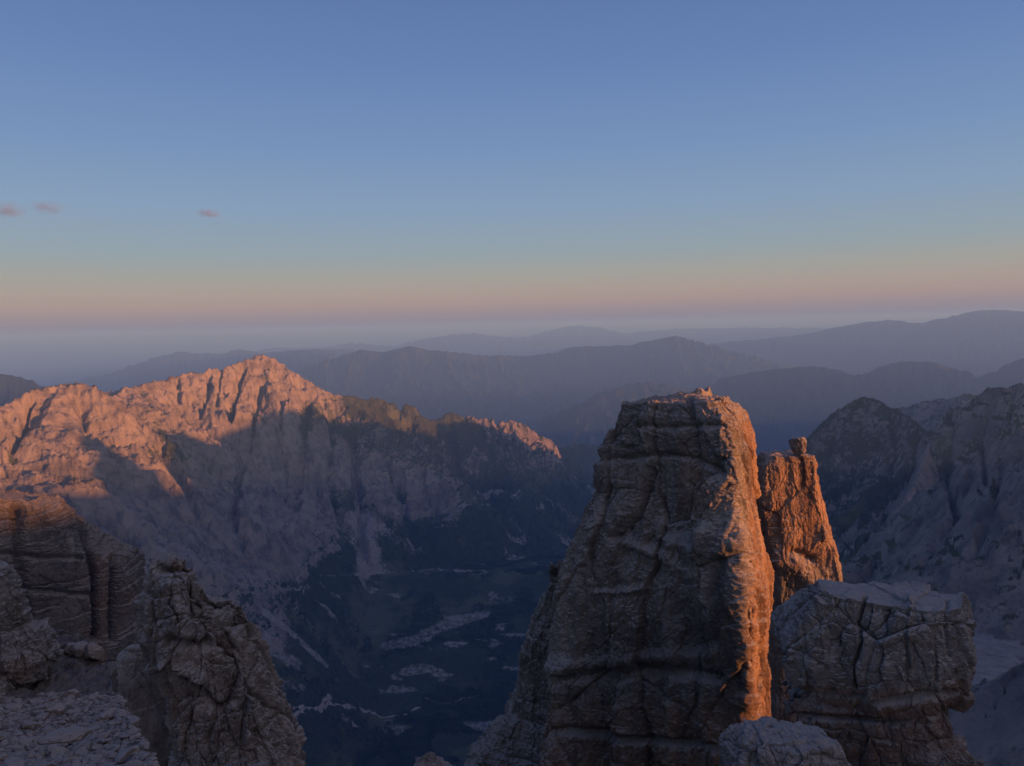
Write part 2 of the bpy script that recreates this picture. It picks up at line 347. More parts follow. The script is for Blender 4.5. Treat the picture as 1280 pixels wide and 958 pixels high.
def height(x, y):
    r = np.hypot(x, y); az = np.degrees(np.arctan2(x, y))
    amp = np.clip(r/3000, .15, 8)
    wx = 60*fbm(x/420, y/420, 3.1, 3)*np.clip(r/3500, .1, 3); wy = 60*fbm(x/420, y/420, 9.7, 3)*np.clip(r/3500, .1, 3)
    z, k = base_floor(x, y, r, az)
    z = z + (fbm(x/700, y/700, 1.5, 5)*45*np.clip(r/3000, .05, 4) + ridged(x/260, y/260, 2.2, 3)*16*np.clip((r-1800)/2000, 0, 1))
    own = np.full(x.shape, -1, np.int32); dist = np.full(x.shape, 1e6); vegb = np.full(x.shape, .9)
    vegb = np.where(k > .5, .1, vegb)
    for i, R in enumerate(RIDGES):
        P = R['P']
        reach = 4000 if np.abs(P[:, :2]).max() < 9000 else 16000
        m = (x > P[:, 0].min()-reach) & (x < P[:, 0].max()+reach) & (y > P[:, 1].min()-reach) & (y < P[:, 1].max()+reach)
        if not m.any(): continue
        xs, ys = x[m], y[m]
        d0, par = polydist(xs, ys, P)
        fall = np.clip(d0/250, 0, 1)
        d, par = crestpick(xs+wx[m]*fall, ys+wy[m]*fall, P, R['prof'])
        seg = np.hypot(np.diff(P[:, 0]), np.diff(P[:, 1])); S = np.concatenate([[0], np.cumsum(seg)])
        s = np.interp(par, np.arange(len(P)), S)
        zc = np.interp(par, np.arange(len(P)), P[:, 2])
        far = np.hypot(P[:, 0], P[:, 1]).mean()/4500; far = np.clip(far, .12, 12)
        drop = np.interp(d, [a for a, _ in R['prof']], [b for _, b in R['prof']])
        # ribs and gullies running down the face
        L = R['rib']
        axd = P[-1, :2]-P[0, :2]; axd = axd/(np.hypot(*axd)+1e-9)
        sw = xs*axd[0]+ys*axd[1] + 110*fbm(xs/300, ys/300, 5.5+i, 3)*min(far, 2)
        gt = .35+1.1*sstep(-.25, .35, fbm(xs/650/max(1, far), ys/650/max(1, far), 6.6+i, 2))
        g = ridged(sw/L/1.6, d/(L*9), 4.4+i, 4, .55)
        g2 = ridged(sw/(L*4), d/(L*16), 8.4+i, 2)
        ga = np.clip(d/(180*min(far, 3)), .0, 1)*np.exp(-d/(1700*far))
        rl = R['relief']*min(max(far, .8), 3.5)
        g3 = ridged(sw/L*3.1, d/(L*2.6), 2.4+i, 3, .6)
        zz = zc-drop + rl*ga*(((g-.5)*130+(g3-.5)*42)*gt+(g2-.55)*170)
        # terraces: bands of cliff and ledge
        if far < 3:
            tz = zz + 30*fbm(xs/500, ys/500, 7.1, 3)
            T = 62*max(.25, min(1, far)); q = tz/T; fq = q-np.floor(q)
            zz = zz + R['relief']*T*(sstep(.15, .75, fq)-fq)*.55*np.clip(d/120, 0, 1)*np.exp(-d/1500)
        # the crest itself is broken rock
        zz = zz + R['jag']*(fbm(sw/(160*far), d/(300*far), 1.1+i, 5, .62))*30*far**.8*np.exp(-d/(150*far))
        zo = z[m]; up = zz > zo
        kk = 25*min(far, 4)
        zn = np.where(np.abs(zz-zo) < kk, np.maximum(zz, zo)+(kk-np.abs(zz-zo))**2/(4*kk), np.maximum(zz, zo))
        z[m] = zn
        o = own[m]; o[up] = i; own[m] = o
        dd = dist[m]; dd[up] = d[up]; dist[m] = dd
        vb = vegb[m]; vb[up] = R['veg']; vegb[m] = vb
    det = np.clip(r/2500, .05, 3)*np.interp(r, [8000, 14000], [1, .45])
    lam = np.clip(r/5500, 1, 10)
    z = z + det*(ridged(x/130/lam, y/130/lam, z/160/lam, 5, .58)-.5)*30*np.clip(dist/60, .25, 1)*np.where(own < 0, .35, 1) + det*fbm(x/45/lam, y/45/lam, z/40/lam, 4, .6)*12*np.where(own < 0, .3, 1)
    return z, own, dist, vegb, k

import os
az = np.concatenate([np.linspace(-180, -70, 45, endpoint=False), np.linspace(-70, -36, 60, endpoint=False), np.linspace(-36, 36, 1100, endpoint=False),
                     np.linspace(36, 70, 60, endpoint=False), np.linspace(70, 180, 90)])
rr = np.concatenate([np.geomspace(45, 550, 50, endpoint=False), np.linspace(550, 720, 40, endpoint=False), np.linspace(720, 1500, 70, endpoint=False), np.linspace(1500, 2000, 70, endpoint=False),
                     np.linspace(2000, 2600, 60, endpoint=False), np.linspace(2600, 5600, 560, endpoint=False), np.linspace(5600, 8500, 190, endpoint=False),
                     np.geomspace(8500, 45000, 260, endpoint=False), np.geomspace(45000, 130000, 80)])
AZ, RR = np.meshgrid(np.radians(az), rr, indexing='ij')
TX = RR*np.sin(AZ); TY = RR*np.cos(AZ)
TZ, OWN, DIST, VEGB, CIRQ = par(height, TX, TY, n=32)
_la, _lr = az, rr
def ground_z(x, y):
    """height of the built sheet (bilinear between its vertices)"""
    a = np.degrees(np.arctan2(x, y)); r = np.hypot(x, y)
    i = np.interp(a, _la, np.arange(len(_la))); j = np.interp(r, _lr, np.arange(len(_lr)))
    i0 = np.minimum(i.astype(int), len(_la)-2); j0 = np.minimum(j.astype(int), len(_lr)-2); fi = i-i0; fj = j-j0
    return (TZ[i0, j0]*(1-fi)+TZ[i0+1, j0]*fi)*(1-fj)+(TZ[i0, j0+1]*(1-fi)+TZ[i0+1, j0+1]*fi)*fj
# gullies and steps read from the photograph, cut into the wall itself
_P = np.stack([TX, TY, TZ], -1); PU, PV = proj(_P.reshape(-1, 3)); PU = PU.reshape(TX.shape); PV = PV.reshape(TX.shape)
cutm = (RR > np.where(CIRQ > .5, 1400, 2300)) & (RR < 6800) & (np.abs(AZ) < .7) & (OWN >= 0)
ju = PU[cutm]+5*fbm(TX[cutm]/110, TY[cutm]/110, TZ[cutm]/110, 3); jv = PV[cutm]
cz = np.zeros(ju.shape)
for pts, w, dep in [([(303, 457), (296, 480), (288, 520)], 3.5, 60), ([(222, 474), (224, 500)], 3, 35), ([(262, 466), (256, 500), (250, 520)], 2.5, 30), ([(275, 462), (270, 505)], 2, 25), ([(330, 475), (318, 515), (312, 560)], 3, 40),
                    ([(350, 495), (352, 560), (360, 620)], 3, 35), ([(385, 500), (378, 560), (368, 630)], 6, 50), ([(440, 545), (445, 620), (455, 690)], 6, 55), ([(40, 500), (28, 530), (15, 560)], 4, 40), ([(100, 500), (110, 540)], 4, 30),
                    ([(415, 520), (410, 590), (425, 650)], 4, 35), ([(480, 560), (500, 620), (520, 680)], 5, 40), ([(560, 540), (575, 590)], 5, 35), ([(600, 530), (612, 570)], 3, 25), ([(635, 530), (650, 575)], 3, 25), ([(200, 560), (230, 600), (260, 660)], 6, 35),
                    ([(120, 640), (160, 670), (200, 700)], 6, 30), ([(300, 580), (290, 640), (310, 690)], 5, 35), ([(580, 522), (590, 545)], 2, 20), ([(620, 527), (632, 560)], 2, 20), ([(500, 507), (520, 540)], 3, 25),
                    ([(1082, 500), (1070, 560), (1062, 620)], 4, 16), ([(1112, 512), (1122, 560), (1110, 610)], 4, 14), ([(1192, 520), (1182, 580), (1196, 640)], 5, 18), ([(1240, 492), (1228, 550), (1235, 600)], 4, 16), ([(1040, 530), (1034, 600)], 4, 14),
                    ([(1265, 490), (1262, 530)], 3, 14), ([(1150, 540), (1135, 600), (1095, 660)], 4, 12), ([(1215, 590), (1190, 650), (1150, 710)], 5, 10), ([(1255, 580), (1240, 640), (1215, 700)], 5, 10), ([(1170, 620), (1130, 680)], 4, 8)]:
    d, _ = polydist(ju, jv, pts); cz += 1.6*dep*np.exp(-(d/w)**2)
TZ[cutm] -= cz
# slope
dzr = np.gradient(TZ, rr, axis=1); dza = np.gradient(TZ, np.radians(az), axis=0)/RR
SLOPE = np.hypot(dzr, dza)
TP = np.stack([TX, TY, TZ], -1)
PU, PV = proj(TP.reshape(-1, 3)); PU = PU.reshape(TX.shape); PV = PV.reshape(TX.shape)
# growth holds on gentle, low ground; bare on steep and high ground
gent = 1-sstep(.55, 1.25, SLOPE)
low = 1-sstep(-900, -450, TZ)
veg = np.clip(VEGB*.9 + gent*low*.75 - sstep(.9, 1.6, SLOPE)*.35, 0, 1.2)
veg = np.where((OWN < 0), 1.25-.55*sstep(.7, 1.3, SLOPE), veg)
veg = np.where(CIRQ > .5, np.where(OWN < 0, .1, veg), veg)
veg = np.where(RR > 7000, 1.0, veg)
def blob(pts, w, soft=1.0):
    d, _ = polydist(PU, PV, pts); return 1-sstep(w*(1-.5*soft), w*(1+.5*soft), d)
mid = (RR > 2300) & (RR < 6800)
front = mid & (np.abs(AZ) < .7)
def add(a, pts, w, v): return np.where(front, a+(v)*blob(pts, w), a)
# green shoulders on the right part of the wall, bare apron below the main face
veg = add(veg, [(440, 515), (560, 560), (660, 600)], 40, .55)
veg = add(veg, [(450, 500), (540, 520), (620, 535), (700, 560)], 22, .16)
veg = add(veg, [(510, 700), (620, 660), (680, 700), (600, 760)], 55, .8)
veg = add(veg, [(190, 520), (240, 560)], 16, .35)
veg = add(veg, [(60, 640), (180, 650), (330, 690)], 45, -.9)
veg = add(veg, [(180, 610), (300, 640), (400, 620), (540, 640)], 38, -.6)
veg = add(veg, [(310, 740), (420, 735), (560, 725)], 16, .5)
veg = np.where((RR < 7000) & (np.degrees(AZ) < 17), np.maximum(veg, 1.15*sstep(-1080, -1190, TZ+25*fbm(TX/200, TY/200, 1.1, 4))), veg)
veg[cutm] += np.clip(cz/60, 0, 1)*.32*(TZ[cutm] < -420)  # shade and damp of the cut gullies, painted in as dark growth
scree = np.zeros_like(veg)
veg = np.where((front | ((CIRQ > .5) & (RR > 1000) & (RR < 5000))) & (OWN >= 0) & (TZ < -330), veg+.55*sstep(.02, .38, fbm(TX/330, TY/330, TZ/330+3.3, 4))*sstep(-330, -480, TZ), veg)
pn = fbm(TX/130, TY/130, TZ/130, 4)
for pts, w, v in [([(442, 588), (447, 640), (455, 670)], 3.0, .8), ([(452, 655), (458, 690), (463, 708)], 17, .75), ([(330, 765), (375, 800), (408, 832)], 4, .6),
                  ([(400, 720), (470, 717), (552, 711)], 1.5, .5), ([(330, 740), (385, 735)], 3, .4), ([(480, 808), (520, 800), (560, 780), (608, 768)], 7, .5),
                  ([(610, 755), (640, 748)], 6, .4), ([(540, 812), (575, 808)], 8, .35), ([(560, 645), (610, 615), (650, 618)], 7, .4), ([(330, 800), (370, 830)], 12, .5), ([(330, 850), (375, 862)], 10, .45),
                  ([(480, 665), (520, 690)], 8, .4), ([(150, 620), (180, 670), (230, 690)], 14, .4), ([(700, 630), (716, 650)], 6, .4)]:
    scree = add(scree, pts, w*(1+1.2*np.clip(pn, -.6, .8)), v)
scree = np.where((CIRQ > .5) & (OWN < 0) & (RR > 700) & (RR < 2300), .8+.5*pn, scree)
scree = np.where(front & (TZ < -1180), scree+.55*sstep(.16, .36, fbm(TX/210, TY/90, 5.5, 5)), scree)
scree = np.clip(scree+np.where(front & (OWN >= 0) & (SLOPE < .75) & (TZ > -1150), .25, 0), 0, 1.2)

M_ter = terrain_material('mountain_rock')
M_far = terrain_material('far_hills', rock=(.13, .125, .12), rock2=(.08, .08, .08), veg=(.02, .028, .024), veg2=(.028, .036, .03), meadow=(.04, .05, .036))
A, B = TX.shape
idx = np.arange(A*B).reshape(A, B)
F = np.stack([idx[:-1, :-1], idx[1:, :-1], idx[1:, 1:], idx[:-1, 1:]], -1).reshape(-1, 4)
fo = OWN[:-1, :-1].reshape(-1)
# one object per mountain: spurs belong to the wall they come from
main_ids = {0: 0, 1: 0, 2: 0, 3: 0, 4: 0, 5: 0}
grp = np.array([main_ids.get(i, i) for i in range(len(RIDGES))]+[-1])
fo = grp[fo]
Vall = TP.reshape(-1, 3)
for gid in sorted(set(fo.tolist())):
    Fs = F[fo == gid]
    used, inv = np.unique(Fs, return_inverse=True)
    if len(Fs) < 50 and gid != -1: pass
    nm = 'ground' if gid == -1 else RIDGES[gid]['name']
    o = mesh_from(nm, Vall[used], inv.reshape(-1, 4), M_far if nm == 'hills' else M_ter, dict(veg=veg.ravel()[used], scree=scree.ravel()[used]))
    tag(o, kind='structure')

def strip(name, crest_pts, half, slope, n=260, m=60, mat=None, rough=1.0, pw=1.0):
    """a range or crag built round an exact crest line running along y"""
    C = np.array(crest_pts, float); y = np.linspace(C[0, 1], C[-1, 1], n); xc = np.interp(y, C[:, 1], C[:, 0]); zc = np.interp(y, C[:, 1], C[:, 2])
    t = np.linspace(-1, 1, m); t = np.sign(t)*np.abs(t)**1.6
    X = xc[:, None]+t[None]*half; Y = np.repeat(y[:, None], m, 1); e = np.abs(t)[None]*half
    e = np.hypot(e, 0); endd = np.minimum(y-y[0], y[-1]-y)[:, None]
    Z = zc[:, None]-slope*e+rough*np.clip(e/half*3, 0, 1)*(ridged(X/half*3, Y/half*3, 1.7, 5)-.5)*half*.25
    P = np.stack([X, Y, Z], -1).reshape(-1, 3); I = np.arange(n*m).reshape(n, m)
    Fq = np.stack([I[:-1, :-1], I[:-1, 1:], I[1:, 1:], I[1:, :-1]], -1).reshape(-1, 4)
    return tag(mesh_from(name, P, Fq, mat, dict(veg=np.full(len(P), .2), scree=np.zeros(len(P)), warm=np.zeros(len(P)))), kind='structure')
strip('mountain', CASTER, 2000, .62, 400, 70, M_ter)  # unseen range, shaped to throw the shade line
CRAG_CASTER = [(150, -330, 60), (150, -160, 42), (150, -40, 26), (150, 4, 14), (150, 20, 8), (150, 26, -30), (150, 40, -95)]
strip('mountain', CRAG_CASTER, 70, 1.9, 160, 60, M_ter, .5)  # unseen crag, added to keep the near rocks out of the sun

# valley tracks, draped on the ground
M_track = NB('pale_gravel'); M_track.put(M_track.b.inputs['Base Color'], M_track.mix(M_track.rng(M_track.noise(.05, 4), .35, .65), (.40, .37, .34), (.25, .24, .22))); M_track = M_track.m
def hit(u, v, r0=1500, r1=6500):
    rs = np.linspace(r0, r1, 2500); P = unproj(np.full_like(rs, u), np.full_like(rs, v), rs)
    g = ground_z(P[:, 0], P[:, 1]); k = np.argmax(P[:, 2] < g)
    return P[k] if (P[:, 2] < g).any() else None
def track(name, uv, width):
    pts = [hit(u, v) for u, v in uv]; pts = np.array([p for p in pts if p is not None])
    seg = np.concatenate([[0], np.cumsum(np.hypot(np.diff(pts[:, 0]), np.diff(pts[:, 1])))])
    n = max(8, int(seg[-1]/7)); s = np.linspace(0, seg[-1], n)
    x = np.interp(s, seg, pts[:, 0]); y = np.interp(s, seg, pts[:, 1])
    kn = min(25, (n//6)*2+1); ker = np.ones(kn)/kn; xp = np.convolve(np.pad(x, kn//2, 'edge'), ker, 'valid'); yp = np.convolve(np.pad(y, kn//2, 'edge'), ker, 'valid')
    xp += 3*fbm(s/60, s*0, 2.2, 2); yp += 3*fbm(s/60, s*0, 7.2, 2)
    tx, ty = np.gradient(xp), np.gradient(yp); L = np.hypot(tx, ty)+1e-9; nx, ny = -ty/L, tx/L
    w = width*(.75+.5*(perlin(s/45, 0*s, 3.3)+.5))
    V = []
    for k in (-1, -.33, .33, 1):
        px, py = xp+nx*w/2*k, yp+ny*w/2*k
        V.append(np.stack([px, py, ground_z(px, py)+1.6], -1))
    V = np.stack(V, 1).reshape(-1, 3); n = len(xp)
    Fq = [(i*4+j, i*4+j+1, i*4+j+5, i*4+j+4) for i in range(n-1) for j in range(3)]
    return tag(mesh_from(name, V, np.array(Fq), M_track), kind='structure')
track('path', [(364, 908), (369, 895), (385, 886), (405, 883), (432, 884), (470, 889), (500, 895), (515, 895), (525, 889), (528, 880)], 9)
track('path', [(360, 888), (385, 886), (405, 880), (416, 872)], 7)
track('path', [(528, 873), (545, 880), (570, 880), (590, 872), (612, 868)], 5)
track('path', [(440, 907), (448, 909), (452, 911)], 6)

# woods on the valley floor and its steps: far too many to count
def forest():
    rs = np.random.RandomState(3); N = 40000
    u = rs.uniform(300, 780, N); 
    i = rs.randint(0, A, N*6)
    a = rs.uniform(-25, 8, N*6); r = rs.uniform(2450, 6200, N*6)
    x = r*np.sin(np.radians(a)); y = r*np.cos(np.radians(a))
    ii = np.clip(np.interp(a, az, np.arange(len(az))).astype(int), 0, A-1); jj = np.clip(np.interp(r, rr, np.arange(len(rr))).astype(int), 0, B-1)
    dens = fbm(x/260, y/260, 4.2, 4)
    ok = (veg[ii, jj] > .6) & (scree[ii, jj] < .3) & (TZ[ii, jj] < -900) & (SLOPE[ii, jj] < 1.0) & (dens > .02) 
    x, y = x[ok][:N], y[ok][:N]; n = len(x); z = ground_z(x, y)-1
    h = rs.uniform(6, 13, n); w = h*rs.uniform(.16, .3, n)
    k = 5; ang = np.arange(k)*2*PI/k
    V = np.zeros((n, 2*k+1, 3))
    for q in range(k):
        j1 = rs.uniform(.7, 1.3, n)
        V[:, q] = np.stack([x+w*j1*math.cos(ang[q]), y+w*j1*math.sin(ang[q]), z+h*.08], -1)
        V[:, k+q] = np.stack([x+w*.75*j1*math.cos(ang[q]+.5), y+w*.75*j1*math.sin(ang[q]+.5), z+h*.45], -1)
    V[:, 2*k] = np.stack([x, y, z+h], -1)
    f = []
    for q in range(k):
        p = (q+1) % k
        f += [(q, p, k+q), (p, k+p, k+q), (k+q, k+p, 2*k)]
    Fq = (np.arange(n)*(2*k+1))[:, None, None]+np.array(f)[None]
    b = NB('dark_conifers'); b.put(b.b.inputs['Base Color'], b.mix(b.rng(b.noise(.02, 3), .4, .6), (.022, .032, .018), (.045, .055, .03)))
    return tag(mesh_from('forest', V.reshape(-1, 3), Fq.reshape(-1, 3), b.m, smooth=False), 'dark conifer woods scattered over the shadowed valley floor and its rocky steps', 'forest', kind='stuff')
forest()

# ================================================================== HAZE
def box(name, x0, x1, y0, y1, z0, z1, mat):
    V = np.array([(x, y, z) for x in (x0, x1) for y in (y0, y1) for z in (z0, z1)], float)
    Fq = np.array([(0, 1, 3, 2), (4, 6, 7, 5), (0, 4, 5, 1), (2, 3, 7, 6), (0, 2, 6, 4), (1, 5, 7, 3)])
    return mesh_from(name, V, Fq, mat, smooth=False)
hm = bpy.data.materials.new('haze_air'); hm.use_nodes = True; ht = hm.node_tree; ht.nodes.clear()
ho = ht.nodes.new('ShaderNodeOutputMaterial'); hv = ht.nodes.new('ShaderNodeVolumePrincipled')
HAZE_D = 4.9e-5
hv.inputs['Absorption Color'].default_value = (.12, .20, 1.0, 1)
hv.inputs['Color'].default_value = (.235, .51, 1.0, 1); hv.inputs['Density'].default_value = HAZE_D; hv.inputs['Anisotropy'].default_value = .0
ht.links.new(hv.outputs[0], ho.inputs['Volume'])
ztop = max(float(TZ.max()), max(c[2] for c in CASTER), 60)+40; 
tag(box('haze', -131000, 131000, -131000, 131000, float(TZ.min())-1, ztop, hm), kind='stuff')

# ================================================================== ROCKS NEAR THE CAMERA
def strata(z, thick, seed):
    rs = np.random.RandomState(seed); n = 3000
    t = thick*np.exp(rs.normal(0, .55, n)); b = np.cumsum(t); b -= b[-1]*.5
    i = np.clip(np.searchsorted(b, z)-1, 0, n-2)
    f = np.clip((z-b[i])/(b[i+1]-b[i]), 0, 1)
    return rs.uniform(-1, 1, n)[i].astype(np.float32), f.astype(np.float32), (b[i+1]-b[i])
def rockfield(P, S, seed, bed=1.0, block=1.0, flute=1.0, fine=1.0, thick=1.0, mid=1.0):
    """outward displacement in units of S (about a block's size)"""
    x = P[..., 0]/S+seed*3.7; y = P[..., 1]/S-seed*1.9; z = P[..., 2]/S
    w1 = fbm(x*.35, y*.35, z*.35, 3); w2 = fbm(x*.35+40, y*.35, z*.35, 3); w3 = fbm(x*2.3, y*2.3, z*2.3, 3)
    xx = x+w1*.35+.07*w3; yy = y+w2*.35-.07*w3; zz = z+.22*w1+.05*w3
    d = 1.1*fbm(x*.2, y*.2, z*.13, 3)
    ro, f, _ = strata(zz, 1.15*thick, seed)
    gate = sstep(-.3, .3, fbm(x*.3+9, y*.3, z*.6, 2))
    d = d + bed*(.17*ro*(.3+.7*gate) - .20*np.exp(-np.minimum(f, 1-f)/.05)*gate)
    ro2, f2, _ = strata(zz+.1*w2, .3*thick, seed+5)
    g2 = sstep(-.2, .3, fbm(x*.5+3, y*.5, z*1.2, 2))
    d = d + bed*(.055*ro2*g2 - .05*np.exp(-np.minimum(f2, 1-f2)/.12)*g2)
    a, e = facets(xx*.55, yy*.55, zz*.26, 1.)
    d = d + block*(.50*a - .16*np.exp(-e/.03))
    a, e = facets(xx*1.5, yy*1.5, zz*.8, 5.)
    d = d + mid*block*(.24*a - .07*np.exp(-e/.05))
    a, e = facets(xx*4.1, yy*4.1, zz*2.6, 9.)
    d = d + mid*fine*block*.10*a
    a, e = facets(xx*10, yy*10, zz*7.5, 13.)
    d = d + fine*block*.045*a
    d = d + flute*(.26*(ridged(xx*.8, yy*.8, zz*.12, 3)-.5)+.07*(ridged(xx*3.2, yy*3.2, zz*.5, 3)-.5))
    d = d + fine*(.10*(ridged(x*2.6, y*2.6, z*2.2, 5, .65)-.5)+.06*fbm(x*9, y*9, z*9, 4, .65))
    return d
def csection(phi, sides, soft=9.0):
    """rounded polygon: sides = [(angle of the side's normal in degrees, distance)]"""
    acc = 0
    for a, dd in sides:
        c = np.cos(phi-rad(a)); acc = acc+np.exp(soft*np.clip(c, -1, 1)/dd)
    R = soft/np.log(acc/1.0)
    return R
def column(name, rows, r, sides, depth, S, seed, nphi=700, nz=520, below=30, flare=.25, amp=1.0, mat=None, cap=.25, feats=(), warmf=None,
           soft=9.0, bed=1, block=1, flute=1, fine=1, thick=1, mid=1, tilt=0.0, topn=1.0, parent=None, dr=None, ampf=None, darkf=None):
    """a rock standing on its own: rows = [(v, uL, uR)] from the top down"""
    rows = sorted(rows)
    Z = []; CX = []; HW = []; RO = []
    uc = np.mean([(a+b)/2 for _, a, b in rows]); vc = rows[len(rows)//2][0]
    c0 = unproj(uc, vc, 1.0); wdir = np.array([c0[0], c0[1]])/np.hypot(c0[0], c0[1]); udir = np.array([wdir[1], -wdir[0]])
    for k, (v, a, b) in enumerate(rows):
        rk = r if dr is None else r+np.interp(v, [q[0] for q in dr], [q[1] for q in dr])
        pl = unproj(a, v, rk); pr = unproj(b, v, rk); m = (pl+pr)/2
        # bring both onto the plane through the axis, square to the line of sight
        kl = rk/(pl[:2]@wdir); kr = rk/(pr[:2]@wdir); pl = pl*kl; pr = pr*kr
        Z.append((pl[2]+pr[2])/2); CX.append(((pl+pr)/2)[:2]@udir); HW.append((pr-pl)[:2]@udir/2); RO.append(rk)
    zb = Z[-1]-below
    Z.append(zb); CX.append(CX[-1]); HW.append(HW[-1]*(1+flare)); RO.append(RO[-1])
    Z = np.array(Z); zt = Z[0]
    # finer rows towards what the camera sees
    n1 = int(nz*.86); t = np.concatenate([np.linspace(zt, Z[-2], n1, endpoint=False), np.linspace(Z[-2], zb, nz-n1)])
    cx = np.interp(-t, -Z, CX); hw = np.interp(-t, -Z, HW); ro = np.interp(-t, -Z, RO)
    ker = np.hanning(int(nz*.035)*2+3); ker /= ker.sum(); pad = len(ker)//2
    sm = lambda q: np.convolve(np.pad(q, pad, 'edge'), ker, 'valid')
    cx, hw = sm(cx), sm(hw)
    # angles: dense on the camera's side
    nf = int(nphi*.72); phi = np.concatenate([np.linspace(PI*.93, PI*2.07, nf, endpoint=False), np.linspace(PI*2.07, PI*2.93, nphi-nf, endpoint=False)])
    Rr = csection(phi, sides, soft)
    ex = Rr*np.cos(phi); Rr = Rr/((ex.max()-ex.min())/2); ex = Rr*np.cos(phi); off = (ex.max()+ex.min())/2
    lx = ex-off; ly = Rr*np.sin(phi)*depth
    ncap = 60
    ring = []
    for k in range(ncap):                                   # the top, from the middle outwards
        s = (k+.02)/ncap
        ring.append((s**.8, zt+cap*hw[0]*(1-s**2.2)))
    U = np.concatenate([np.array([cx[0]+hw[0]*s*lx for s, _ in ring]), cx[:, None]+hw[:, None]*lx[None]])
    Wd = np.concatenate([np.array([ro[0]+hw[0]*s*ly for s, _ in ring]), ro[:, None]+hw[:, None]*ly[None]])
    Zz = np.concatenate([np.array([np.full(nphi, q) for _, q in ring]), np.repeat(t[:, None], nphi, 1)])
    Zz = Zz + tilt*(U-cx[0])*sstep(zt-2*hw[0], zt, Zz)
    P = np.stack([udir[0]*U+wdir[0]*Wd, udir[1]*U+wdir[1]*Wd, Zz], -1)
    Pe = np.concatenate([P[:, -1:], P, P[:, :1]], 1)
    du = Pe[:, 2:]-Pe[:, :-2]; dv = np.gradient(P, axis=0)
    N = np.cross(du, -dv); N /= np.linalg.norm(N, axis=-1, keepdims=True)+1e-9
    cen = np.stack([udir[0]*cx[0]+wdir[0]*ro[0], udir[1]*cx[0]+wdir[1]*ro[0]])
    sgn = np.sign(np.sum(N[ncap+5:, :, :2]*(P[ncap+5:, :, :2]-cen), -1).mean()); N *= sgn
    kw = max(3, nz//40)
    Np = np.pad(N, ((kw, kw), (0, 0), (0, 0)), 'edge'); cs = np.cumsum(Np, 0); N = (cs[2*kw:]-cs[:-2*kw]); N /= np.linalg.norm(N, axis=-1, keepdims=True)+1e-9
    D = par(lambda q: rockfield(q, S, seed, bed, block, flute, fine, thick, mid), P)*S*amp
    D[:ncap] *= topn
    if ampf: D = D*ampf(phi)[None]
    D = D*np.where(np.arange(D.shape[0]) < 3, .3, 1)[:, None]
    pu, pv = proj(P); fr = np.sin(phi)[None] < .15
    for pts, wpx, am in feats:
        d, _ = polydist(pu+3*fbm(P[..., 0], P[..., 1], P[..., 2], 2), pv, pts)
        D = D+np.where(fr, am*np.exp(-(d/wpx)**2), 0)
    P2 = P+N*D[..., None]
    # small sideways shift so that ledges overhang and cracks lean
    P2[..., 2] += .12*S*fbm(P[..., 0]/S, P[..., 1]/S, P[..., 2]/S*1.4, 3)
    n, m = P2.shape[:2]
    idx = np.arange(n*m).reshape(n, m)
    nx = np.roll(idx, -1, 1)
    Fq = np.stack([idx[:-1], idx[1:], nx[1:], nx[:-1]], -1).reshape(-1, 4)
    if sgn > 0: Fq = Fq[:, ::-1]
    warm = np.zeros(pu.shape) if warmf is None else warmf(pu, pv, P2)
    o = mesh_from(name, P2.reshape(-1, 3), Fq, mat, dict(warm=warm, dark=np.zeros(pu.shape) if darkf is None else darkf(pu, pv, P2)), parent=parent)
    return o

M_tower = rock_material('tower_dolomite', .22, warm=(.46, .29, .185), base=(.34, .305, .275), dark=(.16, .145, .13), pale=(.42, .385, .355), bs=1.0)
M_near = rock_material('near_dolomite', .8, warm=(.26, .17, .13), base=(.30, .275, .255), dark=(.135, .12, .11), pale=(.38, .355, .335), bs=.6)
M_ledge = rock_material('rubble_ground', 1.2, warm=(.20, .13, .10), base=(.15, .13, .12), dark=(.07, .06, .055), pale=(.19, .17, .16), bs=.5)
M_cliff = rock_material('banded_cliff', .07, warm=(.27, .165, .12), base=(.24, .205, .18), dark=(.12, .10, .09), pale=(.33, .29, .26), bs=1.0)

